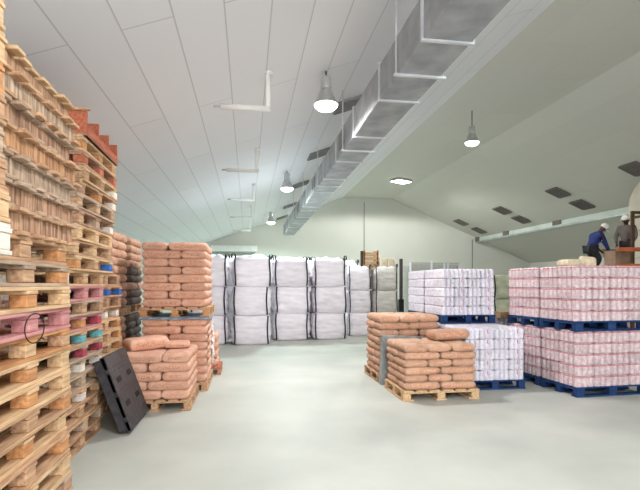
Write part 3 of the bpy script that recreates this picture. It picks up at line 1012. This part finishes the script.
for sx in (-.22, 0.02, .24):
    mb.box(sx - .025, sx + .025, -.235, -.2, 0, .42)
mb.build('post', M['w_white'], o)
q = P(401, 11.9)
o = thing('upright_post', 'black upright post between the greyish bulk bags and white load', 'post', (q.x, q.y, 0))
MB().box(-.06, .06, -.06, .06, 0, 1.25, 0, .01).build('lower_sleeve', M['black'], o)
MB().box(-.035, .035, -.04, .04, 1.25, 2.25, 0, .008).build('upper_bar', M['dark_metal'], o)
MB().box(-.16, .16, -.16, .16, 0, .02).build('base_plate', M['dark_metal'], o)

q0, q1 = P(412, 12.0), P(464, 12.0)
o = thing('storage_cage', 'grey mesh storage cage with pale posts behind the white loads', 'cage', ((q0.x + q1.x) / 2, q0.y + .1, 0))
hw = (q1.x - q0.x) / 2
for x in (-hw, -hw + .55, .25, hw - .3, hw):
    MB().box(x - .02, x + .02, -.02, .02, 0, 2.2).build('post', M['galv_flange'], o)
mb = MB()
for k in range(36):
    x = -hw + 2 * hw * (k + .5) / 36
    mb.box(x - .012, x + .012, .03, .04, .05, 2.13)
for k in range(30):
    mb.box(-hw, hw, .04, .05, .06 + k * .07, .09 + k * .07)
mb.build('mesh_panel', M['mesh_grey'], o)
mb = MB().box(-hw, hw, .0, .03, 2.14, 2.17).box(-hw, hw, 0, .03, .03, .06)
mb.box(-hw, hw, .8, .83, 0, 2.1).box(-hw, -hw + .03, .03, .8, 0, 2.1).box(hw - .03, hw, .03, .8, 0, 2.1)
mb.build('cage_frame', M['mesh_grey'], o)

# ---------------------------------------------------------------- far platform of loads the workers stand on
def plain_load(x, y, z, label, plabel):
    load_pallet(x, y, 1.22, .81, z, plabel, 'blue_pallet', 'blue_pallet', 0, 'blue_pallet', 'blue pallets under the bottle loads', True)
    mb = MB()
    for k in range(5):
        for i in range(12):
            mb.box(.1 * i + .003, .1 * i + .097, 0, .8, LH * k, LH * k + LH * .93, 0, .015)
        mb.box(0.01, 1.19, .01, .79, LH * k + LH * .93, LH * (k + 1))
    tag(mb.build('bottle_load', M['pink_pack'], None, (x, y, z + .1445)), label, 'wrapped load', 'film-wrapped bottle loads')
for i in range(2):
    for j in range(2):
        for k in range(2):
            w4 = '%s %s' % ('upper' if k else 'lower', ('front', 'rear')[j])
            who = 'under the blue-jacketed worker' if i == 0 else 'under the standing worker'
            plain_load(8.55 + 1.24 * i, 11.2 + .83 * j, k * HT, 'pink bottle load, %s, %s' % (w4, who), 'blue pallet of the %s load %s' % (w4, who))

# cream and tan bags on the pink stack
q = P(571, 7.75)
o = link('woven_sack', SKC[0], None, (q.x, q.y, 2 * HT + .075), (0, 0, .1), (.6, .7, .95)); tag(o, 'cream woven sack lying on top of the pink load stack', 'sack')
q = P(587, 7.9)
o = link('woven_sack', SKC[1], None, (q.x, q.y, 2 * HT + .085), (.1, -.35, .9), (.4, .7, 1.4)); tag(o, 'crumpled tan sack beside the cream sack on the pink stack', 'sack')

# cardboard box by the workers
q = P(615.5, 12.75)
o = thing('cardboard_box', 'brown cardboard box standing between the two workers', 'box', (q.x, 11.38, 2 * HT))
MB().box(-.23, .23, -.2, .2, 0, .62, 0, .008).build('carton', M['card'], o)
for sy in (-1, 1):
    mb = MB()
    mb.add([(-.23, sy * .2, .62), (.23, sy * .2, .62), (.22, sy * .31, .69), (-.22, sy * .31, .69)], [(0, 1, 2, 3)])
    f = mb.build('flap', M['card'], o); f.modifiers.new('thickness', 'SOLIDIFY').thickness = .006

# rack with orange beam
q = P(632.5, 12.0)
o = thing('pallet_rack', 'brown pallet rack frame with an orange beam beside the standing worker', 'rack', (q.x, q.y, 0))
zt = CAM_H + 74 / F * 12.0
for x in (0, 2.4):
    for y in (0, -.42):
        MB().box(x - .04, x + .04, y - .03, y + .03, 0, zt, 0, .005).build('upright', M['brown_paint'], o)
    for z in (.4, zt - .2):
        MB().box(x - .02, x + .02, -.39, -.03, z, z + .06).build('side_brace', M['brown_paint'], o)
MB().box(0.04, 2.36, -.025, .025, zt - .07, zt, 0, .004).build('top_bar', M['brown_paint'], o)
zb = CAM_H + 35.5 / F * 12.0
MB().box(-.46, 2.4, -.075, -.03, zb - .05, zb + .05, 0, .005).build('beam', M['orange_paint'], o)
MB().box(-.46, 2.4, -.07, -.03, zb - .42, zb - .36, 0, .005).build('beam', M['orange_paint'], o)

# cream round riser duct with elbow
q = P(645, 14.5)
o = thing('riser_duct', 'cream round duct bending under the ceiling behind the rack', 'duct', (q.x, q.y, 0))
R0 = .42
zc = ceil_z(q.x + R0) - R0 - .03
path = [(0, 0, 0), (0, 0, 1), (0, 0, 2), (0, 0, zc - .5)] + [(0, -.5 + .5 * math.cos(a), zc - .5 + .5 * math.sin(a)) for a in [PI / 2 * k / 6 for k in range(1, 7)]] + [(0, -2.6, zc)]
MB().tube(path, R0, 20).build('pipe', M['cream'], o)
for z in (1.2, 2.4, 3.2):
    MB().lathe([(R0, z), (R0 + .03, z), (R0 + .03, z + .05), (R0, z + .05)], 20).build('collar', M['cream'], o)
MB().box(-.16, .4, -.52, -.40, 3.95 - 0, 4.5, 0, .01).build('panel', M['brown_paint'], o)

# ---------------------------------------------------------------- people
def skin_mesh(name, joints, bones, mats, parent, sub=2, root=0):
    """joints: list of (pos, rx, ry); bones: index pairs"""
    me = bpy.data.meshes.new(name)
    me.from_pydata([j[0] for j in joints], bones, [])
    o = link(name, me, parent)
    me.materials.append(mats)
    sk = o.modifiers.new('skin', 'SKIN')
    sk.use_smooth_shade = True
    lay = me.skin_vertices[0].data if me.skin_vertices else None
    if lay is None:
        bm = bmesh.new(); bm.from_mesh(me); bm.verts.layers.skin.verify(); bm.to_mesh(me); bm.free()
        lay = me.skin_vertices[0].data
    # one root per island
    par = list(range(len(joints)))
    def find(a):
        while par[a] != a: a = par[a]
        return a
    for a, b in bones:
        par[find(a)] = find(b)
    seen = set()
    order = [root] + [i for i in range(len(joints)) if i != root]
    for i in order:
        lay[i].radius = (joints[i][1], joints[i][2])
        lay[i].use_root = False
        lay[i].use_loose = False
        if find(i) not in seen:
            seen.add(find(i)); lay[i].use_root = True
    ss = o.modifiers.new('smooth', 'SUBSURF'); ss.levels = sub; ss.render_levels = sub
    return o

def person(label, loc, rz, pose, top_m, leg_m):
    t = thing('person', label, 'person', loc, rz, 'workers on top of the loads')
    V = {k: Vector(v) for k, v in pose.items()}
    J_, B_ = [], []
    idx = {}
    def jt(k, pos, rx, ry=None):
        idx[k] = len(J_); J_.append((tuple(pos), rx, ry or rx)); return idx[k]
    def bn(a, b): B_.append((idx[a], idx[b]))
    jt('pelvis', V['pelvis'], .12, .10)
    jt('waist', V['pelvis'].lerp(V['chest'], .45), .1, .075)
    jt('chest', V['chest'], .11, .075)
    jt('neckb', V['neck'], .062)
    jt('neckt', V['neck'].lerp(V['head'], .45), .055)
    jt('headc', V['head'], .088, .098)
    jt('headt', V['head'] + (V['head'] - V['neck']).normalized() * .09, .07, .08)
    for a, b in (('pelvis', 'waist'), ('waist', 'chest'), ('chest', 'neckb'), ('neckb', 'neckt'), ('neckt', 'headc'), ('headc', 'headt')): bn(a, b)
    for s in ('l', 'r'):
        jt('sh' + s, V['sh' + s], .05); jt('el' + s, V['el' + s], .04); jt('wr' + s, V['wr' + s], .03)
        jt('hp' + s, V['hp' + s], .095); jt('kn' + s, V['kn' + s], .062); jt('an' + s, V['an' + s], .042)
        hand = V['wr' + s] + (V['wr' + s] - V['el' + s]).normalized() * .09
        jt('pm' + s, hand, .034, .024)
        jt('ft' + s, V['an' + s] + V['face'] * .15 + Vector((0, 0, -.045)), .04, .03)
        for a, b in (('chest', 'sh'), ('sh', 'el'), ('el', 'wr'), ('wr', 'pm')): bn(a if a == 'chest' else a + s, b + s)
        for a, b in (('pelvis', 'hp'), ('hp', 'kn'), ('kn', 'an'), ('an', 'ft')): bn(a if a == 'pelvis' else a + s, b + s)
        # five fingers, each its own chain rooted in the palm
        dr = (V['wr' + s] - V['el' + s]).normalized()
        sd_ = dr.cross(V['face']).normalized() if abs(dr.dot(V['face'])) < .95 else Vector((1, 0, 0))
        cu = sd_.cross(dr).normalized()
        for n_, (off, ln) in enumerate(((-.027, .062), (-.009, .075), (.009, .078), (.027, .066), (.0, .0))):
            if n_ < 4:
                a = hand + sd_ * off - dr * .01
                b = hand + sd_ * off * 1.15 + dr * ln * .55 + cu * .004
                c = hand + sd_ * off * 1.15 + dr * ln * .95 + cu * .022
            else:
                a = hand - dr * .05 + sd_ * -.012
                b = hand - dr * .02 + sd_ * -.045 + cu * .012
                c = hand + dr * .02 + sd_ * -.055 + cu * .025
            i0 = len(J_)
            J_.extend([(tuple(a), .010, .010), (tuple(b), .009, .009), (tuple(c), .007, .007)])
            B_.extend([(i0, i0 + 1), (i0 + 1, i0 + 2)])
    body = skin_mesh('body', J_, B_, M['skin'], t)
    # jacket
    J_, B_, idx = [], [], {}
    jt('hem', V['pelvis'].lerp(V['chest'], -.08), .155, .125)
    jt('w', V['pelvis'].lerp(V['chest'], .45), .15, .115)
    jt('c', V['chest'], .18, .135)
    jt('n', V['neck'].lerp(V['chest'], .12), .09)
    bn('hem', 'w'); bn('w', 'c'); bn('c', 'n')
    for s in ('l', 'r'):
        jt('s' + s, V['sh' + s], .092); jt('e' + s, V['el' + s], .062); jt('r' + s, V['wr' + s].lerp(V['el' + s], .12), .048)
        bn('c', 's' + s); bn('s' + s, 'e' + s); bn('e' + s, 'r' + s)
    skin_mesh('jacket', J_, B_, top_m, t)
    J_, B_, idx = [], [], {}
    jt('p', V['pelvis'], .145, .12)
    for s in ('l', 'r'):
        jt('h' + s, V['hp' + s], .11); jt('k' + s, V['kn' + s], .08); jt('a' + s, V['an' + s] + Vector((0, 0, .03)), .065)
        bn('p', 'h' + s); bn('h' + s, 'k' + s); bn('k' + s, 'a' + s)
    skin_mesh('trousers', J_, B_, leg_m, t)
    for s in ('l', 'r'):
        f = V['face']; an = V['an' + s]
        sm = MB()
        ang = math.atan2(f.y, f.x)
        mx = Matrix.Translation((an.x, an.y, 0)) @ Matrix.Rotation(ang, 4, 'Z')
        sm.box(-.08, .2, -.05, .05, .0, .085, 0, .02, mx)
        sm.box(-.075, .06, -.045, .045, .07, .14, 0, .015, mx)
        sm.build('shoe', M['black'], t)
    # head gear and face, in the head's own axes
    up = (V['head'] - V['neck']).normalized()
    fd = V['look'].normalized(); fd = (fd - up * fd.dot(up)).normalized()
    sx = fd.cross(up).normalized()
    mx = Matrix((( sx.x, fd.x, up.x, V['head'].x), (sx.y, fd.y, up.y, V['head'].y), (sx.z, fd.z, up.z, V['head'].z), (0, 0, 0, 1)))
    cp = MB().lathe([(.105, .03), (.112, .045), (.112, .075), (.1, .12), (.07, .155), (.03, .17), (.001, .172)], 18, 0, mx)
    cp.box(-.08, .08, .06, .185, .03, .045, 0, .006, mx)
    cp.build('cap', M['cap'], t)
    ey = MB()
    for s in (-1, 1):
        ey.lathe([(.001, .012), (.01, .008), (.013, 0), (.01, -.008), (.001, -.012)], 8, 0, mx @ Matrix.Translation((s * .034, .088, .005)))
    ey.build('eyes', M['eye'], t)
    fc = MB()
    fc.add([(-.014, .09, .01), (.014, .09, .01), (.02, .088, -.03), (-.02, .088, -.03), (0, .122, -.025), (0, .1, .015)],
           [(0, 5, 4, 3), (5, 1, 2, 4), (3, 4, 2)], 0, True, mx)
    fc.build('nose', M['skin'], t)
    MB().box(-.024, .024, .085, .097, -.058, -.045, 0, .004, mx).build('mouth', M['skin'], t)
    for s in (-1, 1):
        MB().box(s * .092 - .01, s * .092 + .01, -.02, .02, -.03, .035, 0, .006, mx).build('ear', M['skin'], t)
    return t
# bending worker, facing towards the box on the right (+x)
q = P(594, 12.95)
person('worker in blue jacket and white cap bending forward over the load', (q.x + .14, 11.85, 2 * HT), 0,
       dict(pelvis=(-.14, .0, .74), chest=(.02, 0, 1.06), neck=(.12, 0, 1.19), head=(.2, -.05, 1.29), face=(1, 0, 0), look=(1, -.5, -.5),
            shl=(.04, .2, 1.1), shr=(.04, -.2, 1.1), ell=(.14, .25, .84), elr=(.12, -.27, .82), wrl=(.32, .2, .7), wrr=(.28, -.2, .66),
            hpl=(-.14, .1, .72), hpr=(-.14, -.1, .72), knl=(.1, .14, .42), knr=(.04, -.14, .42), anl=(-.08, .14, .08), anr=(-.2, -.14, .08)), M['navy'], M['dark_cloth']).scale = (.97, .97, .97)
q = P(628, 13.0)
person('worker in grey overalls and white cap standing upright beside the rack', (q.x + .2, 11.9, 2 * HT), 0,
       dict(pelvis=(0, 0, .92), chest=(0, 0, 1.25), neck=(-.01, 0, 1.44), head=(-.03, -.01, 1.58), face=(-.8, -.6, 0), look=(-1, -.4, -.1),
            shl=(.1, -.17, 1.37), shr=(-.1, .17, 1.37), ell=(.08, -.25, 1.1), elr=(-.16, .22, 1.1), wrl=(-.08, -.3, .92), wrr=(-.24, .1, .92),
            hpl=(.06, -.08, .9), hpr=(-.06, .08, .9), knl=(.05, -.1, .49), knr=(-.07, .09, .49), anl=(.08, -.1, .08), anr=(-.05, .1, .08)), M['grey_cloth'], M['dark_cloth']).scale = (.95, .95, .95)
